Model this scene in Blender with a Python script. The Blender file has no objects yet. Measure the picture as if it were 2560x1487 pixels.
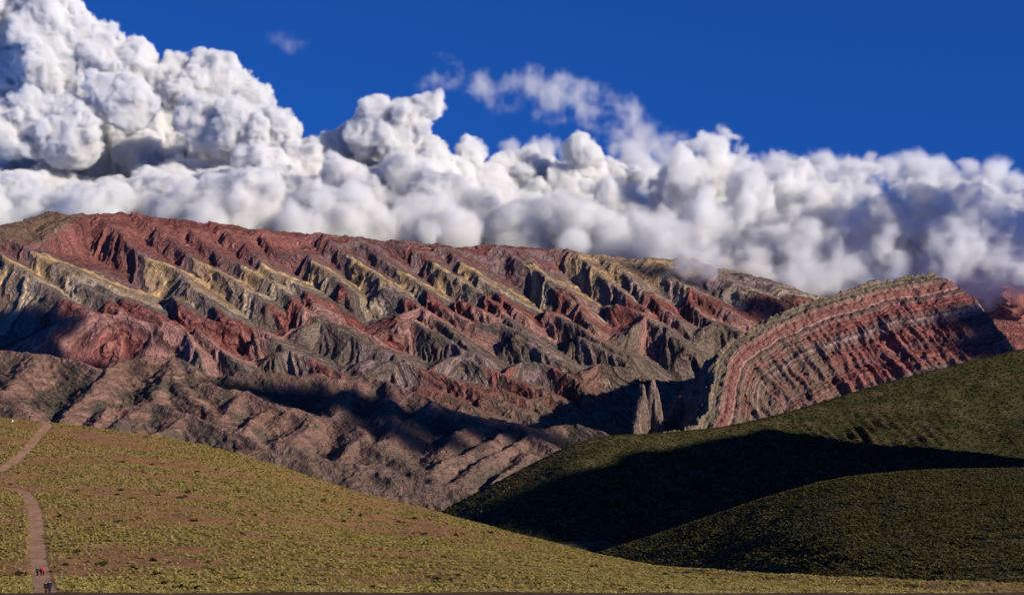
import bpy, bmesh, math, random
import numpy as np
from mathutils import Vector

# ------------------------------------------------------------------ camera, sky, sun, exposure
scene = bpy.context.scene
COL = scene.collection
F, CX, CY = 4060.0, 1280.0, 743.5            # pixels of the 2560 x 1487 photograph

cam_data = bpy.data.cameras.new('camera')
cam_data.sensor_width = 36.0
cam_data.lens = 36.0 * F / 2560.0
cam_data.clip_start = 0.5
cam_data.clip_end = 60000.0
camera = bpy.data.objects.new('camera', cam_data)
camera.rotation_euler = (math.radians(90), 0, 0)
COL.objects.link(camera)
scene.camera = camera

SUN_AZ, SUN_EL = math.radians(120), math.radians(22)      # clockwise from the view direction (+Y)
SUN = np.array([math.cos(SUN_EL) * math.sin(SUN_AZ), math.cos(SUN_EL) * math.cos(SUN_AZ), math.sin(SUN_EL)])

world = bpy.data.worlds.new('World')
scene.world = world
world.use_nodes = True
wn, wl = world.node_tree.nodes, world.node_tree.links
wn.clear()
w_out = wn.new('ShaderNodeOutputWorld')
w_bg = wn.new('ShaderNodeBackground')
w_sky = wn.new('ShaderNodeTexSky')
w_sky.sky_type = 'NISHITA'
w_sky.sun_disc = False
w_sky.sun_elevation = SUN_EL
w_sky.sun_rotation = SUN_AZ
w_sky.altitude = 4300
w_sky.air_density = 0.6
w_sky.dust_density = 0.0
w_sky.ozone_density = 4.0
w_bg.inputs['Strength'].default_value = 0.125
w_tc = wn.new('ShaderNodeTexCoord')
w_ma = wn.new('ShaderNodeVectorMath'); w_ma.operation = 'MULTIPLY_ADD'
w_ma.inputs[1].default_value = (1, 1, .75); w_ma.inputs[2].default_value = (0, 0, .22)   # thin air of 4300 m: the deep blue reaches down to the ridge
w_no = wn.new('ShaderNodeVectorMath'); w_no.operation = 'NORMALIZE'
w_tint = wn.new('ShaderNodeMix'); w_tint.data_type = 'RGBA'; w_tint.blend_type = 'MULTIPLY'
w_tint.inputs['Factor'].default_value = 1.0
w_tint.inputs[7].default_value = (.17, .62, 1.22, 1)                                     # polarised, saturated blue
wl.new(w_tc.outputs['Generated'], w_ma.inputs[0]); wl.new(w_ma.outputs[0], w_no.inputs[0]); wl.new(w_no.outputs[0], w_sky.inputs['Vector'])
wl.new(w_sky.outputs[0], w_tint.inputs[6])
wl.new(w_tint.outputs[2], w_bg.inputs['Color'])
wl.new(w_bg.outputs[0], w_out.inputs['Surface'])

sun_data = bpy.data.lights.new('sun', 'SUN')
sun_data.energy = 5.0
sun_data.angle = math.radians(0.5)
sun_data.color = (1.0, 0.91, 0.77)
sun = bpy.data.objects.new('sun', sun_data)
sun.rotation_euler = Vector(SUN).to_track_quat('Z', 'Y').to_euler()
COL.objects.link(sun)

scene.view_settings.view_transform = 'Standard'
scene.view_settings.look = 'None'
scene.view_settings.exposure = 0.15
scene.view_settings.gamma = 1.0
scene.view_settings.use_curve_mapping = False

# ------------------------------------------------------------------ helpers
def put(o, parent=None, **props):
    COL.objects.link(o)
    if parent is not None:
        o.parent = parent
    for k, v in props.items():
        o[k] = v
    return o

def perlin(x, y, seed=0):
    x = np.asarray(x, np.float64); y = np.asarray(y, np.float64)
    xi = np.floor(x).astype(np.int64); yi = np.floor(y).astype(np.int64)
    xf = (x - xi).astype(np.float32); yf = (y - yi).astype(np.float32)
    u = xf * xf * xf * (xf * (xf * 6 - 15) + 10); v = yf * yf * yf * (yf * (yf * 6 - 15) + 10)
    def g(ix, iy, dx, dy):
        h = (ix * 374761393 + iy * 668265263 + seed * 1274126177) & 0xffffffff
        h = ((h ^ (h >> 13)) * 1274126177) & 0xffffffff
        h = (h ^ (h >> 16)) & 1023
        return GCOS[h] * dx + GSIN[h] * dy
    a = g(xi, yi, xf, yf); b = g(xi + 1, yi, xf - 1, yf)
    c = g(xi, yi + 1, xf, yf - 1); d = g(xi + 1, yi + 1, xf - 1, yf - 1)
    a = a + u * (b - a); c = c + u * (d - c)
    return (a + v * (c - a)) * 1.5
_t = np.arange(1024) * (2 * math.pi / 1024)
GCOS, GSIN = np.cos(_t).astype(np.float32), np.sin(_t).astype(np.float32)

def fbm(x, y, oct=4, seed=0, gain=0.5):
    s, a, f = 0, 1.0, 1.0
    for i in range(oct):
        s = s + a * perlin(x * f + 17.3 * i, y * f - 9.1 * i, seed + i * 7)
        a *= gain; f *= 2.03
    return s

def ridged(x, y, oct=4, seed=0, gain=0.5):
    s, a, f, n = 0, 1.0, 1.0, 0
    for i in range(oct):
        s = s + a * (1 - np.abs(perlin(x * f + 5.7 * i, y * f + 3.1 * i, seed + i * 11)) * 1.6)
        n += a; a *= gain; f *= 2.07
    return s / n

def sstep(a, b, x):
    t = np.clip((x - a) / (b - a), 0, 1)
    return t * t * (3 - 2 * t)

def mix(a, b, t):
    return a + (b - a) * t[:, None] if np.ndim(t) else a + (b - a) * t

def ray(px, py):
    return (px - CX) / F, (CY - py) / F

def on_plane(px, py, K, m):
    """photo pixel -> point of the sloping plane z = K + m*y (only to place crests)"""
    a, c = ray(px, py)
    y = K / (c - m)
    return a * y, y, c * y

def seg_dist(X, Y, pts):
    """distance to a polyline and the side (+ on its left hand)"""
    best = np.full(X.shape, 1e9, np.float32); side = np.zeros(X.shape, np.float32)
    along = np.zeros(X.shape, np.float32); acc = 0.0
    for (ax, ay), (bx, by) in zip(pts[:-1], pts[1:]):
        dx, dy = bx - ax, by - ay
        L2 = dx * dx + dy * dy + 1e-9
        t = np.clip(((X - ax) * dx + (Y - ay) * dy) / L2, 0, 1)
        ex, ey = X - ax - t * dx, Y - ay - t * dy
        d = np.sqrt(ex * ex + ey * ey)
        m = d < best
        best = np.where(m, d, best)
        side = np.where(m, np.sign(dx * ey - dy * ex), side)
        along = np.where(m, acc + t * math.sqrt(L2), along)
        acc += math.sqrt(L2)
    return best, side, along

def fan_grid(a0, a1, na, y0, y1, ny, power=1.0):
    a = np.linspace(a0, a1, na)
    t = np.linspace(0, 1, ny) ** power
    y = y0 + (y1 - y0) * t
    A, Y = np.meshgrid(a, y)
    return (A * Y).ravel(), Y.ravel()

def sheet(name, X, Y, Z, na, ny, mat, colour=None, strata=None, **props):
    me = bpy.data.meshes.new(name)
    n = na * ny
    co = np.empty((n, 3), np.float32); co[:, 0] = X; co[:, 1] = Y; co[:, 2] = Z
    me.vertices.add(n); me.vertices.foreach_set('co', co.ravel())
    i = np.arange(ny - 1)[:, None] * na + np.arange(na - 1)[None, :]
    q = np.stack([i, i + 1, i + na + 1, i + na], -1).reshape(-1, 4)
    me.loops.add(q.size); me.loops.foreach_set('vertex_index', q.ravel().astype(np.int32))
    me.polygons.add(len(q)); me.polygons.foreach_set('loop_start', (np.arange(len(q)) * 4).astype(np.int32))
    me.update(calc_edges=True)
    me.polygons.foreach_set('use_smooth', np.ones(len(q), bool))
    if colour is not None:
        at = me.color_attributes.new('rock_colour', 'FLOAT_COLOR', 'POINT')
        c4 = np.ones((n, 4), np.float32); c4[:, :3] = np.clip(colour, 0.004, 1)
        at.data.foreach_set('color', c4.ravel())
    if strata is not None:
        me.attributes.new('strata', 'FLOAT', 'POINT').data.foreach_set('value', np.asarray(strata, np.float32))
    me.materials.append(mat)
    return put(bpy.data.objects.new(name, me), **props)

def terrain_material(name, spread=0.35, s1=0.02, s2=0.15, bump=0.0, rough=0.95, beds=0.0, bed_len=6.0, bed_contrast=.4, jitter=2.5):
    m = bpy.data.materials.new(name); m.use_nodes = True
    nt = m.node_tree; N, L = nt.nodes, nt.links
    b = N['Principled BSDF']
    b.inputs['Roughness'].default_value = rough
    b.inputs['Specular IOR Level'].default_value = 0.08
    at = N.new('ShaderNodeAttribute'); at.attribute_name = 'rock_colour'
    geo = N.new('ShaderNodeNewGeometry')
    n1 = N.new('ShaderNodeTexNoise'); n1.inputs['Scale'].default_value = s1; n1.inputs['Detail'].default_value = 5
    n2 = N.new('ShaderNodeTexNoise'); n2.inputs['Scale'].default_value = s2; n2.inputs['Detail'].default_value = 4
    n2.inputs['Roughness'].default_value = 0.65
    L.new(geo.outputs['Position'], n1.inputs['Vector']); L.new(geo.outputs['Position'], n2.inputs['Vector'])
    ad = N.new('ShaderNodeMath'); ad.operation = 'ADD'
    L.new(n1.outputs['Fac'], ad.inputs[0]); L.new(n2.outputs['Fac'], ad.inputs[1])
    mr = N.new('ShaderNodeMapRange')
    mr.inputs['From Min'].default_value = 0.6; mr.inputs['From Max'].default_value = 1.4
    mr.inputs['To Min'].default_value = 1 - spread; mr.inputs['To Max'].default_value = 1 + spread
    L.new(ad.outputs[0], mr.inputs['Value'])
    mul = N.new('ShaderNodeVectorMath'); mul.operation = 'SCALE'
    L.new(at.outputs['Color'], mul.inputs[0]); L.new(mr.outputs[0], mul.inputs['Scale'])
    L.new(mul.outputs[0], b.inputs['Base Color'])
    if beds:                                    # thin beds: recessed and proud lines that follow the strata
        sa = N.new('ShaderNodeAttribute'); sa.attribute_name = 'strata'
        jit = N.new('ShaderNodeMath'); jit.operation = 'MULTIPLY_ADD'; jit.inputs[1].default_value = jitter
        L.new(n2.outputs['Fac'], jit.inputs[0]); L.new(sa.outputs['Fac'], jit.inputs[2])
        sc_ = N.new('ShaderNodeMath'); sc_.operation = 'DIVIDE'; sc_.inputs[1].default_value = bed_len
        L.new(jit.outputs[0], sc_.inputs[0])
        bn = N.new('ShaderNodeTexNoise'); bn.noise_dimensions = '1D'; bn.inputs['Detail'].default_value = 3; bn.inputs['Roughness'].default_value = .75; bn.inputs['Scale'].default_value = 1.0
        L.new(sc_.outputs[0], bn.inputs['W'])
        bc = N.new('ShaderNodeMapRange'); bc.inputs['From Min'].default_value = .32; bc.inputs['From Max'].default_value = .68
        bc.inputs['To Min'].default_value = 1 - bed_contrast; bc.inputs['To Max'].default_value = 1 + bed_contrast
        L.new(bn.outputs['Fac'], bc.inputs['Value'])
        m2 = N.new('ShaderNodeVectorMath'); m2.operation = 'SCALE'
        L.new(mul.outputs[0], m2.inputs[0]); L.new(bc.outputs[0], m2.inputs['Scale']); L.new(m2.outputs[0], b.inputs['Base Color'])
        b1 = N.new('ShaderNodeBump'); b1.inputs['Strength'].default_value = 1.0; b1.inputs['Distance'].default_value = beds
        L.new(bn.outputs['Fac'], b1.inputs['Height'])
        b2 = N.new('ShaderNodeBump'); b2.inputs['Strength'].default_value = 1.0; b2.inputs['Distance'].default_value = bump
        L.new(n2.outputs['Fac'], b2.inputs['Height']); L.new(b1.outputs[0], b2.inputs['Normal']); L.new(b2.outputs[0], b.inputs['Normal'])
    elif bump:
        bp = N.new('ShaderNodeBump'); bp.inputs['Strength'].default_value = 1.0; bp.inputs['Distance'].default_value = bump
        L.new(n2.outputs['Fac'], bp.inputs['Height']); L.new(bp.outputs[0], b.inputs['Normal'])
    return m

def bands(s, table):
    xs = np.array([t[0] for t in table]); cs = np.array([t[1] for t in table])
    return np.stack([np.interp(s, xs, cs[:, k]) for k in range(3)], -1)

def noise1(s, lam, seed):
    return perlin(s / lam, np.full_like(s, 0.37 + seed * 3.1), seed)

V = lambda *p: [(x * 1.0159, y * 1.0159) for x, y in p]                    # tracing frames -> photograph pixels
Z1 = lambda *p: [(x * 0.40984, 480 + y * 0.40984) for x, y in p]
Z2 = lambda *p: [(800 + x * 0.40984, 540 + y * 0.40984) for x, y in p]
Z3 = lambda *p: [(1500 + x * 0.42063, 620 + y * 0.42063) for x, y in p]
Z5 = lambda *p: [(x * 0.31746, 860 + y * 0.31746) for x, y in p]
Z6 = lambda *p: [(700 + x * 0.31746, 900 + y * 0.31746) for x, y in p]

RED, BRICK = (.250, .086, .074), (.310, .122, .102)
PURPLE, MAUVE = (.185, .105, .100), (.280, .190, .178)
TAN, OCHRE, CREAM = (.405, .266, .158), (.490, .318, .160), (.47, .36, .25)
GREY, DARK = (.205, .155, .128), (.104, .078, .070)
PINK, BROWN = (.345, .178, .148), (.21, .135, .104)
OLIVE = (.145, .108, .082)
# ------------------------------------------------------------------ the striped mountain range
rock = terrain_material('striped_rock', 0.30, 0.012, 0.06, 9.0, beds=18.0, bed_len=7.0, bed_contrast=.46)
fold_rock = terrain_material('folded_rock', 0.38, 0.012, 0.05, 16.0, beds=13.0, bed_len=9.0, bed_contrast=.30, jitter=11.0)
plain_rock = terrain_material('valley_rock', 0.30, 0.012, 0.10, 2.0)
brown_rock = terrain_material('brown_rock', 0.34, 0.012, 0.05, 14.0, beds=10.0, bed_len=8.0, bed_contrast=.28)
RK, RM = -2930.0, 0.466                     # plane through the spur crests, 25 degrees

def range_height(X, Y):
    wx = X + 14 * fbm(X / 160, Y / 160, 3, 1) + 2 * fbm(X / 30, Y / 30, 2, 21)
    wy = Y + 14 * fbm(X / 160, Y / 160, 3, 2) + 2 * fbm(X / 30, Y / 30, 2, 22)
    skyline = V((-260, 560), (0, 548), (60, 535), (110, 520), (160, 528), (215, 524), (300, 520), (420, 538), (520, 545), (640, 562), (770, 568), (850, 577),
                (950, 590), (1010, 588), (1110, 604), (1210, 600), (1290, 602), (1400, 610), (1440, 622), (1530, 628), (1600, 634), (1700, 632), (1760, 655),
                (1880, 680), (2000, 720), (2200, 760), (2800, 800))
    sky = [on_plane(x, y, RK, RM) for x, y in skyline]
    ridge = np.array(sky)
    spurs = [
        (Z1((-90, 320), (0, 380), (250, 560), (420, 670), (520, 730)), .55, .5),
        (Z1((20, 250), (170, 350), (400, 480), (600, 620), (740, 720)), .5, .45),
        (Z1((210, 350), (450, 470), (700, 620), (900, 730), (1040, 810)), .45, .4),
        (Z1((540, 120), (420, 160), (250, 290), (160, 330)), .3, .5),
        (Z1((600, 120), (720, 250), (880, 390), (1060, 480), (1240, 630), (1430, 820)), .6, .4),
        (Z1((900, 140), (1020, 280), (1150, 380), (1310, 480), (1450, 560), (1640, 690)), .5, .4),
        (Z1((1100, 160), (1230, 300), (1380, 400), (1480, 450), (1640, 540), (1800, 680), (1940, 760)), .5, .4),
        (Z1((1330, 190), (1500, 330), (1650, 490), (1830, 580), (1960, 730)), .5, .4),
        (Z1((1570, 230), (1690, 370), (1880, 380), (1960, 470), (2090, 580)), .6, .5),
        (Z2((30, 100), (100, 190), (180, 250), (380, 390), (500, 490), (600, 560)), .65, .45),
        (Z2((230, 120), (380, 260), (490, 340), (600, 420), (690, 490)), .55, .45),
        (Z2((460, 135), (600, 230), (700, 300), (850, 390), (1000, 490), (1100, 580), (1220, 690)), .65, .45),
        (Z2((760, 190), (880, 300), (980, 380), (1060, 450), (1150, 520), (1220, 590)), .55, .45),
        (Z2((1040, 170), (1150, 230), (1250, 290), (1400, 390), (1530, 490), (1650, 660)), .7, .5),
        (Z2((1220, 230), (1310, 320), (1400, 410), (1520, 530)), .8, .6),
        (Z2((1500, 200), (1590, 250), (1720, 370), (1850, 470), (1980, 580)), .75, .5),
        (Z2((1700, 230), (1850, 330), (1960, 440), (2090, 560), (2200, 640)), .5, .45),
        (Z3((300, 70), (420, 160), (560, 260), (700, 330), (820, 400)), .4, .4),
        (Z3((560, 50), (700, 160), (850, 230), (1000, 300)), .35, .35),
        (Z3((800, 120), (950, 190), (1100, 260), (1250, 310)), .35, .35),
        # lower tier: red, pink and grey flatirons
        (Z2((390, 445), (500, 500), (600, 560), (640, 600)), .75, .5),
        (Z2((480, 600), (600, 565), (750, 660), (900, 800), (960, 850)), .9, .5),
        (Z2((500, 640), (550, 630), (700, 720), (900, 840)), .8, .5),
        (Z2((690, 520), (800, 590), (900, 640)), .8, .5),
        (Z2((870, 520), (960, 580), (1060, 620)), .8, .5),
        (Z2((960, 660), (1100, 660), (1250, 740), (1450, 870)), .9, .5),
        (Z2((1180, 730), (1350, 830), (1480, 890)), .8, .5),
        (Z2((1400, 580), (1530, 650), (1700, 760), (1860, 850)), .9, .5),
        (Z2((1580, 740), (1700, 800), (1850, 890)), .7, .5),
        (Z2((1820, 540), (1990, 610), (2060, 680)), .9, .5),
        (Z2((1880, 700), (2000, 620), (2100, 680), (2240, 800)), .9, .5),
        (Z3((520, 300), (620, 400), (700, 460)), .7, .5),
        (Z3((640, 470), (690, 430), (780, 470), (860, 520)), .9, .5),
        (Z2((20, 630), (200, 740), (440, 840), (520, 880)), .6, .5),
        (Z1((1440, 810), (1600, 860), (1750, 960), (1850, 1010)), .9, .5),
        (Z1((1560, 890), (1700, 930)), .9, .6),
        (Z1((1830, 830), (1960, 780), (2190, 870)), .8, .5),
        (Z1((1690, 990), (1780, 975), (2100, 1120)), .7, .6),
        (Z1((250, 860), (420, 770), (660, 735), (760, 750), (1000, 840), (1150, 860), (1220, 1000)), .7, .6),
        (Z1((1190, 830), (1290, 920), (1480, 1050)), .9, .6),
        (Z1((300, 620), (520, 720), (640, 760)), .5, .5),
        (Z1((1050, 640), (1180, 760), (1430, 830)), .9, .5),
        (Z2((280, 890), (440, 880), (560, 910), (700, 960), (880, 1030)), .7, .5),
        (Z2((680, 930), (840, 850), (1100, 960), (1400, 1080), (1550, 1200)), .7, .55),
        (Z2((1150, 930), (1250, 890), (1400, 910), (1600, 1010), (1640, 1130)), .8, .6),
        (Z2((950, 1060), (1100, 1060), (1300, 1150), (1480, 1230)), .5, .5),
        (Z2((1600, 940), (1700, 910), (1870, 930)), .6, .5),
        (Z6((1100, 215), (1400, 330), (1600, 430), (1800, 480)), .35, .4),
        (Z6((1500, 190), (1650, 300), (1900, 400), (2080, 500)), .4, .4),
        (Z6((2100, 520), (2290, 420), (2450, 520), (2560, 570)), .5, .5),
        (Z6((1580, 300), (1720, 345), (1850, 380)), .6, .5),
        (Z2((1250, 1130), (1400, 1090), (1560, 1190)), .7, .5),
    ]
    plane = RK + RM * Y
    w = 3.0
    acc = np.zeros(X.shape); best = np.full(X.shape, 1e9); near = np.zeros(X.shape)
    for px, kn, kf in spurs:
        pts = [on_plane(x, y, RK, RM)[:2] for x, y in px]
        d, side, al = seg_dist(wx, wy, pts)
        r = 5.0
        d = np.sqrt(d * d + r * r) - r
        v = np.minimum(np.where(side > 0, kf * 1.3, kn * 1.8) * d, 190)
        near = np.where(v < best, side < 0, near); best = np.minimum(best, v)
        acc += np.exp(-v / w)
    carve = -np.log(acc + 1e-28) * w
    carve = np.maximum(carve, 0)
    carve = 150 * (1 - np.exp(-carve / 150))
    # crest of the whole range: behind it the ground falls away
    yr = np.interp(X, ridge[:, 0], ridge[:, 1]) + 10 * fbm(X / 60, X * 0, 3, 9)
    top = sstep(-260, -10, Y - yr)
    carve = carve * (1 - 0.75 * top)
    z = plane - carve
    zr = RK + RM * yr
    back = zr - 0.45 * (Y - yr) + 6 * fbm(X / 50, Y / 50, 3, 14)
    z = -5.0 * np.logaddexp(-z / 5.0, -back / 5.0)
    # foot: the slope runs out into a valley floor
    foot = -446 + 12 * fbm(X / 200, Y / 200, 3, 31) - 60 * sstep(5250, 5150, Y)
    z = foot + 8 * np.logaddexp(0, (z - foot) / 8)
    return z, near * sstep(2, 22, best)

NR = np.array([-.15, -.66, .73])
def range_strata(X, Y, Z):
    ytop = V((-300, 610), (0, 622), (70, 618), (360, 628), (600, 652), (860, 630), (985, 666), (1070, 650), (1290, 648), (1430, 632), (1540, 612), (1700, 600), (1900, 620), (2400, 640))
    q = np.array([on_plane(x, y, RK, RM) for x, y in ytop])
    off = np.interp(X, q[:, 0], q @ NR)
    s = X * NR[0] + Y * NR[1] + Z * NR[2] - off
    s = np.where(s > 0, s / (1 + .55 * sstep(-700, -1000, X)), s)
    return s + 9 * fbm(X / 240, Y / 240, 3, 41) + 2.5 * fbm(X / 35, Y / 35, 3, 43)

NA, NY = 1080, 460
X, Y = fan_grid(-.37, .37, NA, 5120, 7250, NY)
Z, near = range_height(X, Y)
s = range_strata(X, Y, Z)
hard = (10 * np.clip(noise1(s, 30, 1), -.7, 1) + 14 * np.clip(noise1(s, 14, 2) * 1.5, -.5, .8) + 13 * np.clip(noise1(s, 6.5, 3) * 1.5, -.5, .8))
live = sstep(-440, -405, Z)
rib = .55 + .6 * fbm(X / 130, Y / 130, 3, 51)
Z = Z + hard * live * np.clip(rib, .12, 1.15) * (.22 + .78 * near)
Z = Z + live * (2.6 * fbm(X / 36, Y / 36, 5, 61, .6) + 5 * (ridged((X + .3 * Y) / 46, Y / 90, 4, 62) - .55))
s = range_strata(X, Y, Z)
pxl = X / Y * F + CX
upper_left = [(-400, RED), (-120, RED), (-70, BRICK), (-50, RED), (-30, PURPLE), (-22, RED), (-12, MAUVE), (-6, PURPLE), (-2, GREY), (0, TAN)]
upper_right = [(-400, PURPLE), (-120, PURPLE), (-75, (.19, .10, .09)), (-55, RED), (-46, MAUVE), (-40, PURPLE), (-30, RED), (-24, MAUVE), (-16, PURPLE), (-9, MAUVE), (-4, DARK), (0, TAN)]
lower = [(0, TAN), (6, OCHRE), (14, OCHRE), (18, TAN), (30, GREY), (36, TAN), (50, CREAM), (55, GREY), (70, GREY), (80, DARK), (84, RED), (118, RED), (122, PINK), (146, PINK), (150, DARK), (162, GREY), (185, OLIVE), (200, GREY), (208, MAUVE), (222, GREY), (240, MAUVE), (252, GREY), (270, RED), (330, (.22, .10, .075)), (350, BROWN), (420, OLIVE), (500, BROWN)]
tl = bands(s, upper_left[:-1] + lower); tr = bands(s, upper_right[:-1] + lower)
side = sstep(-1010, -700, X + 110 * fbm(X / 200, Y / 200, 3, 71))
c = mix(tl, tr, side)
far_right = sstep(170, 380, X + 50 * fbm(X / 150, Y / 150, 3, 73))
ochre = bands(s, [(-400, PURPLE), (-40, TAN), (-10, OCHRE), (10, TAN), (30, GREY), (44, OCHRE), (60, TAN), (75, GREY), (90, MAUVE), (105, GREY), (118, CREAM), (126, DARK), (132, RED), (165, RED), (172, PINK), (195, PINK), (205, GREY), (300, OLIVE)])
c = mix(c, ochre, far_right)
c = mix(c, np.array(PINK), sstep(-1080, -1250, X) * sstep(92, 104, s) * sstep(150, 130, s) * .8)
stripe = 1 + .30 * noise1(s, 4.5, 5) + .22 * noise1(s, 11, 6)
c = c * stripe[:, None]
c = mix(c, np.array((.165, .105, .085)), .10 + .2 * np.clip(fbm(X / 70, Y / 70, 4, 85), -.5, .8))
scrub = sstep(.05, .5, fbm(X / 90, Y / 90, 4, 81)) * sstep(60, 260, s) * .65
c = mix(c, np.array(OLIVE), scrub)
dome = sstep(.0, 1.0, (-1850 - X - .35 * (7060 - Y)) / 40 + .4 * fbm(X / 40, Y / 40, 3, 83)) * sstep(6760, 6840, Y)
c = mix(c, np.array((.20, .125, .085)), dome)
floor_ = 1 - sstep(-440, -415, Z)
c = mix(c, np.array((.135, .115, .08)), floor_)
sheet('mountain_range', X, Y, Z, NA, NY, rock, c, s, kind='structure')

# ------------------------------------------------------------------ folded mountain on the right
FK, FM = 56 - .6 * 5300, .6
fold_px = V((1560, 1075), (1640, 1062), (1715, 1052), (1745, 1000), (1755, 930), (1768, 880), (1795, 838), (1850, 808), (1890, 780), (1950, 755), (1995, 738), (2080, 716), (2150, 690), (2200, 684), (2255, 676), (2300, 668),
            (2330, 690), (2390, 728), (2440, 785), (2475, 850), (2520, 920), (2580, 1000))
def fold_height(X, Y):
    pts = [on_plane(x, y, FK, FM)[:2] for x, y in fold_px]
    wx = X + 8 * fbm(X / 70, Y / 70, 3, 101) + 4 * fbm(X / 16, Y / 16, 3, 103); wy = Y + 10 * fbm(X / 70, Y / 70, 3, 102) + 8 * fbm(X / 18, Y / 18, 3, 104)
    d, side, al = seg_dist(wx, wy, pts)
    plane = FK + FM * Y
    inside = np.where(side > 0, 0, 1.0)
    # ribs and gullies running down the face, deeper towards the foot
    g = ridged((X + .35 * (Y - 5000)) / 75, Y / 420, 4, 111)
    depth = sstep(20, 200, d)
    fan = ridged((X + .45 * (Y - 4600)) / 46, (Y - .45 * X) / 900, 2, 112)
    wf = sstep(1050, 800, X)
    face = plane - depth * (46 - 22 * wf) * (1 - g) - wf * sstep(60, 160, d) * 20 * (1 - fan) - 4
    out = plane - 1.35 * d
    out = np.where(Y > 4600, out, plane - .9 * d)
    z = np.where(inside > 0, face, out)
    return z, d, inside
def fold_strata(X, Z):
    q = np.array([on_plane(x, y, FK, FM) for x, y in fold_px[:16]] + [on_plane(x, y, FK, FM) for x, y in V((2420, 640), (2600, 600), (2800, 560))])
    d, side, al = seg_dist(X, Z, [(p[0], p[2]) for p in q])
    return np.where(side > 0, -d, d)
NA, NY = 560, 360
X, Y = fan_grid(.02, .40, NA, 4480, 5750, NY)
Z, d, inside = fold_height(X, Y)
s = fold_strata(X, Z) + 6 * fbm(X / 150, Y / 150, 3, 121) + 2 * fbm(X / 25, Y / 25, 3, 122)
knob = np.clip(.6 + .7 * sstep(760, 1000, X) * fbm(X / 45, Y / 45, 3, 123), .1, 1.4)
hard = 8 * np.clip(noise1(s, 34, 11), -.5, 1) + 5 * np.clip(noise1(s, 15, 12) * 1.3, -.6, 1) + 2 * noise1(s, 7, 13)
Z = Z + hard * knob + 5 * fbm(X / 26, Y / 26, 4, 124, .6)
s = fold_strata(X, Z) + 6 * fbm(X / 150, Y / 150, 3, 121) + 2 * fbm(X / 25, Y / 25, 3, 122)
ft = [(-400, GREY), (-30, GREY), (-10, GREY), (-2, (.24, .18, .12)), (8, (.27, .205, .13)), (13, DARK), (18, (.25, .19, .12)), (24, GREY), (30, (.24, .17, .115)), (35, PINK), (52, BRICK), (66, PINK), (70, (.16, .10, .088)), (75, (.16, .10, .088)), (79, PINK), (90, RED), (112, BRICK), (120, (.17, .10, .09)), (128, MAUVE), (150, PINK), (158, (.18, .095, .082)), (168, RED), (200, BRICK), (212, PURPLE), (225, RED), (262, BRICK), (275, GREY), (290, RED), (340, BRICK), (380, GREY), (460, OLIVE)]
c = bands(s, ft)
west = 1 - sstep(860, 1040, X + .15 * (Z + 200) + 60 * fbm(X / 120, Y / 120, 3, 131))
talus = west * sstep(50, 90, s) * (.45 + .55 * sstep(-.25, .2, fbm((X + .5 * (Y - 5000)) / 40, Y / 250, 3, 132)))
c = mix(c, np.array((.185, .132, .100)), np.clip(talus, 0, .9))
c = c * (1 + .25 * noise1(s, 5, 15))[:, None]
# two rock pinnacles below the nose of the fold
for pin in ([(1606, 960, 4800), (1600, 985, 4792), (1594, 1020, 4782), (1588, 1060, 4766)], [(1632, 948, 4806), (1640, 970, 4799), (1646, 1010, 4788), (1654, 1056, 4772)], [(1700, 990, 4850), (1690, 1030, 4820), (1660, 1062, 4780)]):
    q = np.array([((px - CX) / F * y, y, (CY - py) / F * y) for px, py, y in pin])
    wx = X + 3 * fbm(X / 14, Y / 14, 2, 141)
    d, side_, al = seg_dist(wx, Y, [(p[0], p[1]) for p in q])
    acc = np.concatenate([[0], np.cumsum(np.hypot(np.diff(q[:, 0]), np.diff(q[:, 1])))])
    zp = np.interp(al, acc, q[:, 2]) + 16 * perlin(al / 6, al * 0, 145) + 9 * fbm(X / 5, Y / 9, 2, 146) - np.where(d < 9, .5 * d, 4.5 + 7 * (d - 9))
    hit = zp > Z
    Z = np.where(hit, zp, Z); c = np.where(hit[:, None], np.array((.27, .19, .155)) if pin[0][0] < 1690 else np.array((.22, .12, .10)), c)
Z = np.maximum(Z, -475)
sheet('folded_mountain', X, Y, Z, NA, NY, fold_rock, c, s, kind='structure')

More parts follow.
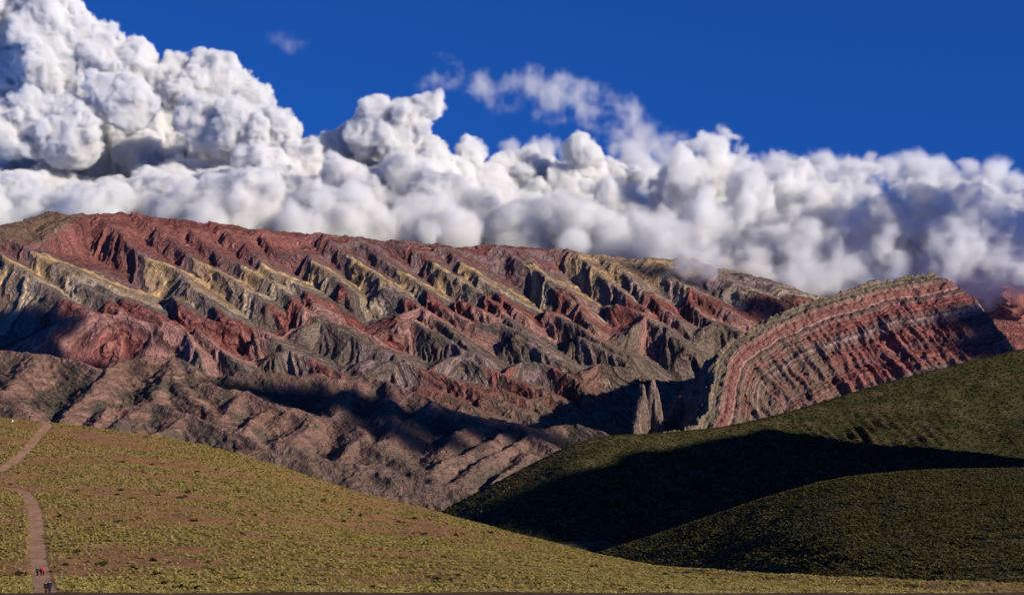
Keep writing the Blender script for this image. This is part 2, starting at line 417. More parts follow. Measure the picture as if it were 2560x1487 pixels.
# ------------------------------------------------------------------ brown foothills in front of the range
HK, HM = -174 - .3 * 4800, .3
def hills_height(X, Y):
    lines = [
        (Z5((-300, 60), (40, 35), (270, 70), (310, 60), (400, 75), (560, 110), (760, 190)), .5, .5),
        (Z5((950, 110), (1050, 105), (1180, 125), (1290, 125), (1360, 105), (1440, 130), (1540, 210)), .5, .6),
        (Z5((950, 110), (880, 180), (780, 300), (640, 420), (500, 590)), .55, .45),
        (Z5((1360, 105), (1380, 250), (1460, 380), (1600, 480), (1700, 590)), .5, .5),
        (Z5((1330, 180), (1200, 440), (1000, 560)), .5, .5),
        (Z5((300, 70), (200, 180), (60, 330), (-60, 400)), .45, .45),
        (Z5((-100, 330), (80, 430), (240, 560)), .4, .4),
        (Z5((750, 620), (860, 490), (1000, 480), (1120, 455), (1260, 470), (1430, 540), (1700, 620), (1900, 700), (2050, 790)), .5, .55),
        (Z5((1120, 455), (980, 560), (860, 660)), .5, .5),
        (Z5((1430, 540), (1300, 660), (1150, 700)), .5, .5),
        (Z5((1940, 360), (1820, 470), (1700, 590)), .5, .5),
        (Z5((1600, 300), (1780, 350), (1940, 360), (2080, 430), (2250, 500)), .5, .5),
        (Z5((1900, 680), (2000, 560), (2130, 500), (2300, 520), (2480, 560)), .5, .55),
        (Z5((2480, 560), (2350, 680), (2250, 780)), .5, .5),
        (Z6((-300, 60), (0, 100), (150, 115), (290, 105), (420, 150), (560, 150), (640, 95), (720, 130), (860, 180), (1000, 215), (1150, 265), (1250, 340), (1400, 390), (1560, 430), (1740, 450), (1850, 490), (2080, 530), (2250, 490), (2400, 530), (2540, 560), (2800, 700)), .55, .7),
        (Z6((640, 95), (560, 230), (420, 400), (330, 440)), .5, .45),
        (Z6((1190, 345), (1050, 430), (900, 560), (800, 640)), .5, .45),
        (Z6((860, 180), (880, 330), (900, 480), (880, 560)), .45, .45),
        (Z6((1560, 430), (1450, 530), (1250, 700)), .5, .45),
        (Z6((1830, 510), (1600, 640), (1300, 780), (1190, 880)), .6, .5),
        (Z6((1970, 575), (1850, 660), (1650, 760), (1450, 900), (1300, 990)), .6, .55),
        (Z6((1970, 575), (2060, 620), (2200, 720)), .5, .5),
        (Z6((1960, 720), (1830, 820), (1680, 970)), .6, .5),
        (Z6((0, 420), (130, 390), (270, 440), (450, 440), (600, 500), (640, 580)), .5, .55),
        (Z6((270, 440), (130, 560), (0, 660)), .5, .5),
        (Z6((480, 740), (620, 610), (740, 660), (900, 760), (1080, 860), (1280, 960)), .5, .5),
        (Z6((0, 620), (150, 700), (400, 800), (450, 830)), .4, .4),
        (Z6((-300, 700), (0, 750), (200, 790), (430, 820), (560, 830), (760, 860), (930, 950), (1200, 970), (1480, 1030), (1700, 1130)), .3, .35),
        (Z6((560, 830), (600, 950), (700, 1050)), .25, .25),
    ]
    wx = X + 12 * fbm(X / 110, Y / 110, 3, 201); wy = Y + 12 * fbm(X / 110, Y / 110, 3, 202)
    plane = HK + HM * Y
    acc = np.zeros(X.shape); w = 4.0
    for px, kn, kf in lines:
        pts = [on_plane(x, y, HK, HM)[:2] for x, y in px]
        dd, side, al = seg_dist(wx, wy, pts)
        dd = np.sqrt(dd * dd + 36) - 6
        acc += np.exp(-np.minimum(np.where(side > 0, kf, kn) * 1.15 * dd, 150) / w)
    carve = np.maximum(-np.log(acc + 1e-28) * w, 0)
    carve = 75 * (1 - np.exp(-carve / 75))
    z = plane - carve
    back = [on_plane(x, y, HK, HM) for x, y in Z5((-900, 60), (40, 35), (270, 65), (560, 110), (950, 110), (1360, 105)) + Z6((-150, 90), (150, 115), (640, 95), (860, 180), (1150, 265), (1560, 430), (1850, 490), (2250, 490), (2540, 560), (3600, 900))]
    back = np.array(sorted(back))
    yb = np.interp(X, back[:, 0], back[:, 1])
    fall = np.maximum(Y - yb - 12, 0)
    return z - fall * .75, carve
NA, NY = 720, 400
X, Y = fan_grid(-.37, .16, NA, 3480, 5420, NY)
Z, carve = hills_height(X, Y)
rg = ridged((X + .8 * Y) / 90, (Y - .8 * X) / 230, 4, 211)
rill = ridged((X + .9 * Y) / 34, (Y - .9 * X) / 110, 3, 214)
Z = Z - 8 * (1 - rg) - 10 * (1 - rill) * sstep(3, 24, carve) + 2.6 * fbm(X / 44, Y / 44, 5, 212, .62)
sh = Z * .8 + X * .25 - Y * .1 + 14 * fbm(X / 120, Y / 120, 4, 213)
Z = Z + 3.0 * noise1(sh, 13, 21) + 1.5 * noise1(sh, 6, 22)
sandstone, sage = np.array((.225, .128, .098)), np.array((.092, .076, .058))
veg = sstep(-.25, .45, .9 * fbm(X / 110, Y / 110, 5, 221, .6) + .35 * noise1(sh, 30, 23) + (carve - 16) / 45)
low = sstep(-330, -430, Z) * .6
c = mix(sandstone[None, :] * (1 + .22 * noise1(sh, 8, 24))[:, None], sage, np.clip(veg * .9, 0, 1))
c = mix(c, np.array((.16, .112, .086)), np.clip(low, 0, .6))
Z = np.maximum(Z, -640)
sheet('foothills', X, Y, Z, NA, NY, brown_rock, c, sh, kind='structure')

# ------------------------------------------------------------------ valley floor under everything
NA, NY = 160, 160
X, Y = fan_grid(-.55, .6, NA, 400, 12000, NY, 1.5)
Z = np.interp(Y, [400, 3300, 4500, 12000], [-680, -600, -458, -458]) + 6 * fbm(X / 150, Y / 150, 4, 291)
c = mix(np.tile(np.array((.14, .115, .08)), (len(X), 1)), np.array((.19, .14, .10)), sstep(-.3, .4, fbm(X / 120, Y / 120, 4, 292)))
sheet('valley_floor', X, Y, Z, NA, NY, plain_rock, c, kind='structure')

# ------------------------------------------------------------------ mountains far behind, half in cloud
NA, NY = 300, 120
X, Y = fan_grid(.05, .45, NA, 6900, 8600, NY)
bl = np.array([(px / 1.0, py) for px, py in V((1600, 760), (1900, 735), (1990, 705), (2090, 682), (2180, 690), (2250, 680), (2320, 655), (2420, 668), (2520, 690), (2700, 700))])
pp = X / Y * F + CX
zt = (CY - np.interp(pp, bl[:, 0], bl[:, 1])) / F * 7900
dy = np.abs(Y - 7900)
Z = zt - .5 * np.sqrt(dy * dy + 400) - 60 * (1 - ridged(X / 330, Y / 330, 5, 301)) * sstep(0, 300, dy) + 14 * fbm(X / 90, Y / 90, 4, 302)
s = X * .3 - .5 * Y + Z * .8 + 20 * fbm(X / 200, Y / 200, 3, 303)
c = bands(np.mod(s, 160), [(0, RED), (60, BRICK), (80, PURPLE), (120, OLIVE), (160, RED)])
sheet('far_mountains', X, Y, Z, NA, NY, rock, c, s, kind='structure')

# ------------------------------------------------------------------ grassy slopes
grass_ground = terrain_material('grassy_ground', 0.35, 0.25, 1.6, 0.05)
def near_slope_pixel(px, Yv):
    """row of the photograph at which the near slope shows, by its distance"""
    crest = np.array([(-400, 1010), (0, 1046), (130, 1058), (300, 1080), (500, 1112), (700, 1168), (900, 1238), (1100, 1288), (1300, 1346), (1500, 1400), (1640, 1430), (1900, 1452), (2200, 1471), (2400, 1482), (3000, 1500)])
    pc = np.interp(px, crest[:, 0], crest[:, 1])
    yc = np.interp(px, [-400, 0, 500, 1000, 1640, 2000, 2400, 3000], [640, 620, 600, 560, 430, 350, 290, 270])
    yy = 177 + (np.minimum(Yv, yc) - 177) * (620 - 177) / (yc - 177)
    prof = np.array([(100, 1530), (177, 1493), (230, 1470), (287, 1442), (335, 1378), (383, 1310), (430, 1255), (480, 1217), (520, 1160), (570, 1097), (620, 1050)])
    p = np.interp(yy, prof[:, 0], prof[:, 1])
    return 1493 + (p - 1493) * (1493 - pc) / (1493 - 1050.), yc
def near_height(X, Y):
    px = X / Y * F + CX
    p, yc = near_slope_pixel(px, Y)
    z = (CY - p) / F * np.minimum(Y, yc)
    over = np.maximum(Y - yc, 0)
    z = z - .05 * over - .0022 * over ** 2 * (over < 90) - (over >= 90) * (.0022 * 8100 + .4 * (over - 90))
    near = sstep(172, 120, Y)
    z2 = -1.62 - .205 * np.maximum(Y - 8.6, 0) + .012 * np.sin(X * 3.0) 
    z2 = np.where(Y < 8.6, -1.62 + .02 * np.sin(X * 1.3), z2)
    return z * (1 - near) + z2 * near
def smooth_rows(Z, na, ny, k):
    G = Z.reshape(ny, na)
    for _ in range(k):
        G[1:-1] = (G[:-2] + 2 * G[1:-1] + G[2:]) / 4
    return G.ravel()
path_px = [(118, 1500), (112, 1470), (104, 1440), (96, 1400), (92, 1350), (91, 1310), (88, 1280), (80, 1255), (64, 1232), (40, 1222), (0, 1219), (-60, 1214), (-90, 1205), (-60, 1197), (0, 1176), (40, 1150), (75, 1115), (100, 1085), (118, 1066), (118, 1058), (100, 1050)]
NA, NY = 460, 420
X, Y = fan_grid(-.40, .42, NA, 120, 800, NY)
Z = near_height(X, Y)
Z = smooth_rows(Z, NA, NY, 8)
Zs = Z.copy()
gy = Y.reshape(NY, NA)[:, 0]
def near_z(x, y):
    """height of the near slope at a point (bilinear in the fan grid)"""
    a = x / y
    fi = (a + .40) / .82 * (NAn - 1); fj = np.interp(y, gyn, np.arange(NYn))
    i0 = int(min(max(fi, 0), NAn - 2)); j0 = int(min(max(fj, 0), NYn - 2))
    t, u = fi - i0, fj - j0
    G = Zn.reshape(NYn, NAn)
    return float((G[j0, i0] * (1 - t) + G[j0, i0 + 1] * t) * (1 - u) + (G[j0 + 1, i0] * (1 - t) + G[j0 + 1, i0 + 1] * t) * u)
NAn, NYn, gyn, Zn = NA, NY, gy, Z
def pix_to_near(px, py):
    """first point of the near slope along the pixel's ray"""
    a, c = ray(px, py)
    for y in np.arange(150, 790, .5):
        if near_z(a * y, y) >= c * y:
            return a * y, y, near_z(a * y, y)
    return None
path_pts = []
for px, py in path_px:
    q = pix_to_near(px, min(py, 1489))
    if q: path_pts.append(q[:2])
path_pts[-1:] = [(path_pts[-1][0] - 3, path_pts[-1][1] + 8), (path_pts[-1][0] - 14, path_pts[-1][1] + 40)]
path_pts = [(path_pts[0][0] + 1.5, 120)] + path_pts
dpath, _, _ = seg_dist(X, Y, path_pts)
dpath = dpath + .5 * fbm(X / 3, Y / 3, 3, 401)
onpath = sstep(2.0, 1.35, dpath)
Z = Z + .35 * fbm(X / 14, Y / 14, 3, 402) * sstep(1, 6, dpath) - .12 * onpath
Zn = Z
SOIL, STRAW, PATH = np.array((.27, .135, .062)), np.array((.29, .205, .075)), np.array((.36, .20, .11))
bare = sstep(.0, .5, fbm(X / 60 , Y / 22, 4, 403) + .1 + .25 * fbm(X / 12, Y / 8, 3, 404))
c = mix(np.tile(STRAW, (len(X), 1)), SOIL, .35 + .65 * bare)
c = mix(c, PATH * .8, onpath * .7)
sheet('grass_slope', X, Y, Z, NA, NY, grass_ground, c, kind='structure')
near_bare = (X, Y, bare, dpath)
# the trodden path: a ribbon lying just above the slope
cl = []
for (ax, ay), (bx, by) in zip(path_pts[:-1], path_pts[1:]):
    k = max(2, int(math.dist((ax, ay), (bx, by)) / .8))
    cl += [(ax + (bx - ax) * i / k, ay + (by - ay) * i / k) for i in range(k)]
cl = np.array(cl)
for _ in range(12):
    cl[1:-1] = (cl[:-2] + 2 * cl[1:-1] + cl[2:]) / 4
tg = np.gradient(cl, axis=0); tg /= np.linalg.norm(tg, axis=1)[:, None] + 1e-9
nrm = np.stack([-tg[:, 1], tg[:, 0]], -1)
NP, NW = len(cl), 9
arc = np.arange(NP) * .8
px_, py_, pz_ = [], [], []
for j in range(NW):
    u = j / (NW - 1) * 2 - 1
    wd = 1.55 + .35 * perlin(arc / 7, arc * 0 + (1 if u < 0 else 9), 431) + .22 * perlin(arc / 2.0, arc * 0 + (3 if u < 0 else 7), 432)
    q = cl + nrm * (u * wd)[:, None]
    px_.append(q[:, 0]); py_.append(q[:, 1])
    pz_.append(np.array([near_z(a, b) for a, b in q]) + .07 - .05 * abs(u) ** 3)
PX, PY, PZ = (np.stack(v, 1).ravel() for v in (px_, py_, pz_))
pc = mix(np.tile(PATH, (len(PX), 1)), np.array((.41, .25, .145)), sstep(-.4, .6, fbm(PX / 5, PY / 12, 2, 433)))
sheet('path', PX, PY, PZ, NW, NP, grass_ground, pc, kind='structure')

# edge of the viewpoint the camera stands on
rows = np.array([.6, 2, 4, 6, 7.5, 8.3, 8.7, 8.93, 9.3, 10, 12, 16, 25, 40, 60])
NA, NY = 240, len(rows)
A_, Y_ = np.meshgrid(np.linspace(-.6, .6, NA), rows)
Y = Y_.ravel(); X = A_.ravel() * Y
Z = np.where(Y < 8.95, -1.62, -1.62 - .30 * (Y - 8.93)) + np.where(Y > 4, .006, .002) * fbm(X * 2.2, Y * .3, 3, 411)
sheet('viewpoint_ground', X, Y, Z, NA, NY, grass_ground, np.tile(np.array((.10, .055, .035)), (len(X), 1)), kind='structure')

# right-hand hills
def sinterp(x, xs, ys, w):
    """rounded linear interpolation"""
    return sum(np.interp(x + k * w, xs, ys) for k in (-1, -.6, -.25, 0, .25, .6, 1)) / 7

def hill_sheet(name, a0, a1, na, y0, y1, ny, fn, col):
    X, Y = fan_grid(a0, a1, na, y0, y1, ny)
    Z = fn(X, Y)
    return sheet(name, X, Y, Z, na, ny, grass_ground, col(X, Y, Z), kind='structure'), X, Y, Z

def far_hill(X, Y):
    px = X / Y * F + CX
    row = sinterp(px, [800, 1120, 1280, 1430, 1500, 1650, 1800, 1960, 2200, 2380, 2560, 3100], [1450, 1277, 1190, 1114, 1094, 1086, 1072, 1036, 962, 915, 872, 800], 40)
    ys = sinterp(px, [800, 1120, 1430, 1800, 2000, 2560, 3100], [1480, 1600, 1740, 1960, 2130, 2350, 2450], 150)
    kap = sinterp(px, [900, 1400, 1800, 2100, 2600], [2.2, 2.0, 1.8, 1.5, 1.45], 200)
    dy = ys - Y
    z = (CY - row - np.maximum(dy, 0) / kap) / F * np.minimum(Y, ys)
    z = z + np.where(dy < 0, .02 * dy - .0012 * dy * dy * (dy > -250) - (dy <= -250) * (75 - .6 * (dy + 250)), 0)
    # soil creep steps on the right-hand part
    step = np.exp(-((px - 2170) / 190) ** 2) * np.exp(-((Y - 2015) / 75) ** 2) * np.clip(.7 + fbm(X / 30, Y / 60, 2, 506), 0, 1.3)
    z = z + 3.0 * step * np.sin((X + .10 * (Y - 2000)) / 2.6 + 2.2 * fbm(X / 50, Y / 70, 2, 505))
    z = z + 7 * fbm(X / 140, Y / 140, 2, 503) * sstep(0, 120, dy)
    return z + 2.0 * fbm(X / 50, Y / 50, 4, 501) * sstep(-20, 80, dy) + .7 * fbm(X / 12, Y / 12, 3, 502)
def green_col(X, Y, Z):
    g = fbm(X / 45, Y / 45, 4, 511)
    return mix(np.tile(np.array((.048, .045, .016)), (len(X), 1)), np.array((.080, .060, .028)), sstep(-.2, .5, g))
far_hill_obj, FX, FY, FZ = hill_sheet('far_green_hill', -.10, .42, 380, 850, 2700, 330, far_hill, green_col)

def right_hill(X, Y):
    px = X / Y * F + CX
    row = sinterp(px, [1100, 1350, 1500, 1650, 1800, 1900, 2000, 2100, 2300, 2560, 3100], [1540, 1440, 1395, 1345, 1292, 1257, 1226, 1200, 1181, 1176, 1170], 60)
    kap = sinterp(px, [1200, 1600, 2000, 2560, 3000], [1.2, 1.25, 1.6, 2.2, 2.4], 150)
    ys = 950.
    dy = ys - Y
    z = (CY - row - np.maximum(dy, 0) / kap - 34 * (np.maximum(dy, 0) / 300) ** 2) / F * np.minimum(Y, ys)
    z = z + np.where(dy < 0, .02 * dy - .0016 * dy * dy * (dy > -150) - (dy <= -150) * (36 - .5 * (dy + 150)), 0)
    return z + 1.2 * fbm(X / 40, Y / 40, 4, 521) * sstep(-10, 60, dy) + .4 * fbm(X / 9, Y / 9, 3, 522)
right_hill_obj, BX, BY, BZ = hill_sheet('right_green_hill', -.06, .45, 260, 420, 1350, 200, right_hill, green_col)

def side_hill(X, Y):
    """high ground right of the view; the low sun throws its shadow into the hollow between the green hills"""
    edge = []
    for px, py in ((1150, 1310), (1190, 1290), (1400, 1195), (1600, 1132), (1800, 1097), (1930, 1072)):
        a, c = ray(px, py); y = np.arange(1250, 2200, 2.0)
        h = far_z(a * y, y) >= c * y
        y = float(y[int(np.argmax(h))]); t = (1100 - a * y) / SUN[0]
        edge.append((1100 + .05 * t * 0, y + SUN[1] * t, c * y + SUN[2] * t))
    edge.sort(key=lambda p: p[1])
    y0, y1 = edge[0][1], edge[-1][1]
    full = [(1260, y0 - 430, 120), (1150, y0 - 270, 240), (1110, y0 - 110, edge[0][2] - 8)] + edge + [(1110, y1 + 110, edge[-1][2] - 190), (1150, y1 + 230, -220)]
    pts = [p[:2] for p in full]
    d, side, al = seg_dist(X, Y, pts)
    acc = np.concatenate([[0], np.cumsum([math.dist(p, q) for p, q in zip(pts[:-1], pts[1:])])])
    zc = np.interp(al, acc, [p[2] for p in full])
    return zc - .68 * (np.sqrt(d * d + 900) - 30) + 5 * fbm(X / 80, Y / 80, 3, 531)
def grid_lookup(Xg, Yg, Zg, na, ny):
    a = (Xg / Yg).reshape(ny, na)[0]; yv = Yg.reshape(ny, na)[:, 0]; G = Zg.reshape(ny, na)
    def f(x, y):
        fi = np.clip((x / y - a[0]) / (a[-1] - a[0]) * (na - 1), 0, na - 1.001)
        fj = np.clip((y - yv[0]) / (yv[-1] - yv[0]) * (ny - 1), 0, ny - 1.001)
        i, j = fi.astype(int), fj.astype(int); t, u = fi - i, fj - j
        return (G[j, i] * (1 - t) + G[j, i + 1] * t) * (1 - u) + (G[j + 1, i] * (1 - t) + G[j + 1, i + 1] * t) * u
    return f
far_z = grid_lookup(FX, FY, FZ, 380, 330)
NA, NY = 120, 160
xs, ys_ = np.meshgrid(np.linspace(520, 1900, NA), np.linspace(100, 2300, NY))
sheet('side_hill', xs.ravel(), ys_.ravel(), np.maximum(side_hill(xs.ravel(), ys_.ravel()), -330), NA, NY, grass_ground, green_col(xs.ravel(), ys_.ravel(), 0), kind='structure')

# ------------------------------------------------------------------ grass tussocks and shrubs
def plant_material(name, cols, translucent=.25):
    m = bpy.data.materials.new(name); m.use_nodes = True
    N, L = m.node_tree.nodes, m.node_tree.links
    b = N['Principled BSDF']; b.inputs['Roughness'].default_value = .8; b.inputs['Specular IOR Level'].default_value = .1
    oi = N.new('ShaderNodeObjectInfo'); cr = N.new('ShaderNodeValToRGB')
    e = cr.color_ramp.elements
    while len(e) < len(cols): e.new(.5)
    for k, cc in enumerate(cols):
        e[k].position = k / (len(cols) - 1); e[k].color = (*cc, 1)
    L.new(oi.outputs['Random'], cr.inputs[0]); L.new(cr.outputs[0], b.inputs['Base Color'])
    tr = N.new('ShaderNodeBsdfTranslucent'); L.new(cr.outputs[0], tr.inputs['Color'])
    mx = N.new('ShaderNodeMixShader'); mx.inputs[0].default_value = translucent
    L.new(b.outputs[0], mx.inputs[1]); L.new(tr.outputs[0], mx.inputs[2])
    L.new(mx.outputs[0], N['Material Output'].inputs['Surface'])
    return m

def tussock_mesh(name, mat, blades, radius, height, seed, width=.05, lean=.55):
    rng = random.Random(seed); vs, fs = [], []
    for _ in range(blades):
        th = rng.uniform(0, 2 * math.pi); r0 = radius * .35 * math.sqrt(rng.random())
        bx, by = r0 * math.cos(th), r0 * math.sin(th)
        out = rng.uniform(.2, 1) * radius; h = height * rng.uniform(.6, 1.05)
        t2 = th + rng.uniform(-.5, .5)
        tx, ty = bx + out * math.cos(t2), by + out * math.sin(t2)
        mx_, my_ = bx + .35 * (tx - bx), by + .35 * (ty - by)
        w = width * rng.uniform(.7, 1.3); px_, py_ = -math.sin(t2) * w, math.cos(t2) * w
        k = len(vs)
        vs += [(bx - px_, by - py_, -.06), (bx + px_, by + py_, -.06), (mx_ - px_, my_ - py_, h * .75), (mx_ + px_, my_ + py_, h * .75), (tx, ty, h * rng.uniform(.55, 1.0))]
        fs += [(k, k + 1, k + 3, k + 2), (k + 2, k + 3, k + 4)]
    me = bpy.data.meshes.new(name); me.from_pydata(vs, [], fs); me.materials.append(mat)
    return me

def leafy_mesh(name, mat, n, radius, height, seed, leaf=.09):
    rng = random.Random(seed); vs, fs = [], []
    bumps = [(rng.uniform(-.5, .5) * radius, rng.uniform(-.5, .5) * radius, rng.uniform(.5, 1.0)) for _ in range(5)]
    for _ in range(n):
        b = rng.choice(bumps)
        th, ph = rng.uniform(0, 2 * math.pi), math.acos(rng.uniform(-.1, 1))
        R = radius * .62 * rng.uniform(.75, 1.05)
        c = (b[0] + R * math.sin(ph) * math.cos(th), b[1] + R * math.sin(ph) * math.sin(th), max(.02, b[2] * height * .95 * math.cos(ph) * rng.uniform(.8, 1.05)))
        u = Vector((rng.gauss(0, 1), rng.gauss(0, 1), rng.gauss(0, 1))).normalized()
        v = u.orthogonal().normalized(); l = leaf * rng.uniform(.7, 1.4)
        k = len(vs)
        for q in (u * l, v * l * .6, -u * l, -v * l * .6):
            vs.append((c[0] + q.x, c[1] + q.y, c[2] + q.z))
        fs.append((k, k + 1, k + 2, k + 3))
    me = bpy.data.meshes.new(name); me.from_pydata(vs, [], fs); me.materials.append(mat)
    return me

def scatter(name, pts, scale, kinds, **props):
    """one object of many tussocks: points with a size, instanced by geometry nodes"""
    me = bpy.data.meshes.new(name)
    me.vertices.add(len(pts)); me.vertices.foreach_set('co', np.asarray(pts, np.float32).ravel())
    me.attributes.new('size', 'FLOAT', 'POINT').data.foreach_set('value', np.asarray(scale, np.float32))
    coll = bpy.data.collections.new(name + '_kinds')
    for k in kinds:
        coll.objects.link(bpy.data.objects.new(k.name, k))
    ng = bpy.data.node_groups.new(name, 'GeometryNodeTree')
    ng.interface.new_socket('Geometry', in_out='INPUT', socket_type='NodeSocketGeometry')
    ng.interface.new_socket('Geometry', in_out='OUTPUT', socket_type='NodeSocketGeometry')
    N, L = ng.nodes, ng.links
    gi, go = N.new('NodeGroupInput'), N.new('NodeGroupOutput')
    ci = N.new('GeometryNodeCollectionInfo'); ci.inputs['Collection'].default_value = coll
    ci.inputs['Separate Children'].default_value = True
    ip = N.new('GeometryNodeInstanceOnPoints'); ip.inputs['Pick Instance'].default_value = True
    rv = N.new('FunctionNodeRandomValue'); rv.data_type = 'FLOAT_VECTOR'
    rv.inputs[0].default_value = (-.12, -.12, 0); rv.inputs[1].default_value = (.12, .12, 6.283)
    na = N.new('GeometryNodeInputNamedAttribute'); na.data_type = 'FLOAT'; na.inputs['Name'].default_value = 'size'
    L.new(gi.outputs[0], ip.inputs['Points']); L.new(ci.outputs[0], ip.inputs['Instance'])
    L.new(rv.outputs[0], ip.inputs['Rotation']); L.new(na.outputs['Attribute'], ip.inputs['Scale'])
    L.new(ip.outputs[0], go.inputs[0])
    o = bpy.data.objects.new(name, me)
    o.modifiers.new('scatter', 'NODES').node_group = ng
    me.materials.append(kinds[0].materials[0])
    return put(o, **props)

straw = plant_material('tussock_grass', [(.13, .10, .024), (.27, .215, .05), (.42, .33, .095), (.52, .41, .16), (.32, .25, .06)])
green = plant_material('hill_tussock', [(.034, .034, .010), (.062, .058, .016), (.105, .088, .026), (.15, .12, .05)], .15)
kinds = [tussock_mesh('tussock', straw, 26, .42, .42, k, .045) for k in range(4)]
gkinds = [tussock_mesh('hill_tussock', green, 22, .5, .5, 20 + k, .09) for k in range(3)]
rng = np.random.default_rng(7)
nz = grid_lookup(*(lambda g: (g[0], g[1], Zn))(near_bare[:2]), 460, 420)
nb = grid_lookup(near_bare[0], near_bare[1], near_bare[2], 460, 420)
nd = grid_lookup(near_bare[0], near_bare[1], near_bare[3], 460, 420)
n = 150000
yy = np.sqrt(rng.uniform(150 ** 2, 690 ** 2, n)); aa = rng.uniform(-.335, .335, n); xx = aa * yy
b_, d_ = nb(xx, yy), nd(xx, yy)
clump = fbm(xx / 5, yy / 5, 2, 601)
keep = (d_ > 1.9) & (rng.uniform(0, 1, n) < np.clip(1.05 - .8 * b_ + .5 * clump, .08, 1))
xx, yy, b_ = xx[keep], yy[keep], b_[keep]
scatter('grass_tussocks', np.stack([xx, yy, nz(xx, yy)], -1), rng.uniform(.6, 1.5, len(xx)) * (1 - .25 * b_), kinds, kind='stuff', label='straw coloured tussock grass covering the near slope', category='grass')

def hill_scatter(name, label, Xg, Yg, Zg, na, ny, a0, a1, y0, y1, n, s0, s1, seed):
    rng = np.random.default_rng(seed)
    y = np.sqrt(rng.uniform(y0 ** 2, y1 ** 2, n)); x = rng.uniform(a0, a1, n) * y
    k = rng.uniform(0, 1, n) < .75 + .5 * fbm(x / 30, y / 30, 3, seed)
    x, y = x[k], y[k]
    z = grid_lookup(Xg, Yg, Zg, na, ny)(x, y)
    scatter(name, np.stack([x, y, z], -1), rng.uniform(s0, s1, len(x)), gkinds, kind='stuff', label=label, category='grass')
hill_scatter('right_hill_grass', 'dark olive grass clumps on the near right hill', BX, BY, BZ, 260, 200, 0, .335, 430, 1010, 70000, .9, 2.2, 31)
hill_scatter('far_hill_grass', 'dark olive grass and scrub on the long hill behind', FX, FY, FZ, 380, 330, -.06, .335, 1300, 2420, 90000, 1.4, 3.6, 33)

# ------------------------------------------------------------------ shrubs, posts, stones
def plain(name, col, rough=.85):
    m = bpy.data.materials.new(name); m.use_nodes = True
    N, L = m.node_tree.nodes, m.node_tree.links
    b = N['Principled BSDF']; b.inputs['Roughness'].default_value = rough; b.inputs['Specular IOR Level'].default_value = .2
    nz_ = N.new('ShaderNodeTexNoise'); nz_.inputs['Scale'].default_value = 9; nz_.inputs['Detail'].default_value = 4
    cr = N.new('ShaderNodeValToRGB')
    cr.color_ramp.elements[0].color = (*[v * .75 for v in col], 1); cr.color_ramp.elements[1].color = (*[min(1, v * 1.2) for v in col], 1)
    L.new(nz_.outputs['Fac'], cr.inputs[0]); L.new(cr.outputs[0], b.inputs['Base Color'])
    return m

shrub_mat = plant_material('dark_shrub', [(.018, .022, .008), (.032, .036, .012), (.05, .05, .018)], .1)
shrub_kinds = [leafy_mesh('shrub', shrub_mat, 130, .75, .7, 70 + k, .14) for k in range(5)]
rng = np.random.default_rng(11)
n = 2600
yy = np.sqrt(rng.uniform(185 ** 2, 560 ** 2, n)); xx = rng.uniform(-.325, .325, n) * yy
b_, d_ = nb(xx, yy), nd(xx, yy)
ok = (d_ > 2.4) & (rng.uniform(0, 1, n) < .06 + .38 * b_)
xx, yy = xx[ok][:230], yy[ok][:230]
zz = nz(xx, yy)
# keep only those that the camera sees: none behind the slope's own rise
for k in range(len(xx)):
    p, yc = near_slope_pixel(np.array([xx[k] / yy[k] * F + CX]), np.array([yy[k]]))
    if yy[k] > yc[0] + 4 or p[0] > 1481: continue
    o = put(bpy.data.objects.new('shrub', shrub_kinds[k % 5]), label='dark green low shrub growing among the straw tussocks', category='shrub', group='dark shrubs on the grass slope')
    o.location = (float(xx[k]), float(yy[k]), float(zz[k]) - .04)
    q = float(rng.uniform(.55, 1.5)); o.scale = (q * 1.2, q, q * .9); o.rotation_euler = (0, 0, float(rng.uniform(0, 6.28)))

def first_hit(px, py, f, y0, y1, step):
    a, c = ray(px, py)
    y = np.arange(y0, y1, step)
    h = f(a * y, y) >= c * y
    k = int(np.argmax(h))
    return (a * y[k], float(y[k]), float(f(np.array([a * y[k]]), np.array([y[k]]))[0])) if h.any() else None
post_mat = plain('weathered_wood', (.62, .56, .47))
def post_mesh(h, seed):
    rg = random.Random(seed); vs, fs = [], []
    rings = [(-.4, .13), (0, .13), (h * .5, .12), (h * .93, .11), (h, .07)]
    for k, (z, r) in enumerate(rings):
        for i in range(8):
            t = i * math.pi / 4
            vs.append((r * math.cos(t) * rg.uniform(.9, 1.1) + z * .03, r * math.sin(t) * rg.uniform(.9, 1.1), z))
    for k in range(len(rings) - 1):
        for i in range(8):
            fs.append((k * 8 + i, k * 8 + (i + 1) % 8, k * 8 + 8 + (i + 1) % 8, k * 8 + 8 + i))
    fs.append(tuple(range(len(vs) - 8, len(vs))))
    me = bpy.data.meshes.new('fence_post'); me.from_pydata(vs, [], fs); me.materials.append(post_mat)
    return me
post_labels = ['pale fence post, highest and rightmost of those along the dark hill edge', 'pale fence post just left of and below the highest one on the hill edge', 'pale fence post on the hill edge, left one of the close pair', 'pale fence post on the hill edge, right one of the close pair',
               'tallest pale fence post near the bottom of the hill edge', 'short pale fence post, lowest in the row on the hill edge']
for k, (px, py, hp) in enumerate(((1272.6, 1221, 6.5), (1260, 1230.5, 4.5), (1217.6, 1263, 4.2), (1220.5, 1266, 3.4), (1203, 1285, 9.5), (1202.6, 1294, 6.0))):
    q = first_hit(px, py, far_z, 1250, 2000, 2.0)
    if q is None: continue
    o = put(bpy.data.objects.new('fence_post', post_mesh(hp / F * q[1], k)), label=post_labels[k], category='post', group='pale posts along the hill edge')
    o.location = (q[0], q[1], q[2] - .05); o.rotation_euler = (0, random.Random(k).uniform(-.06, .06), k)

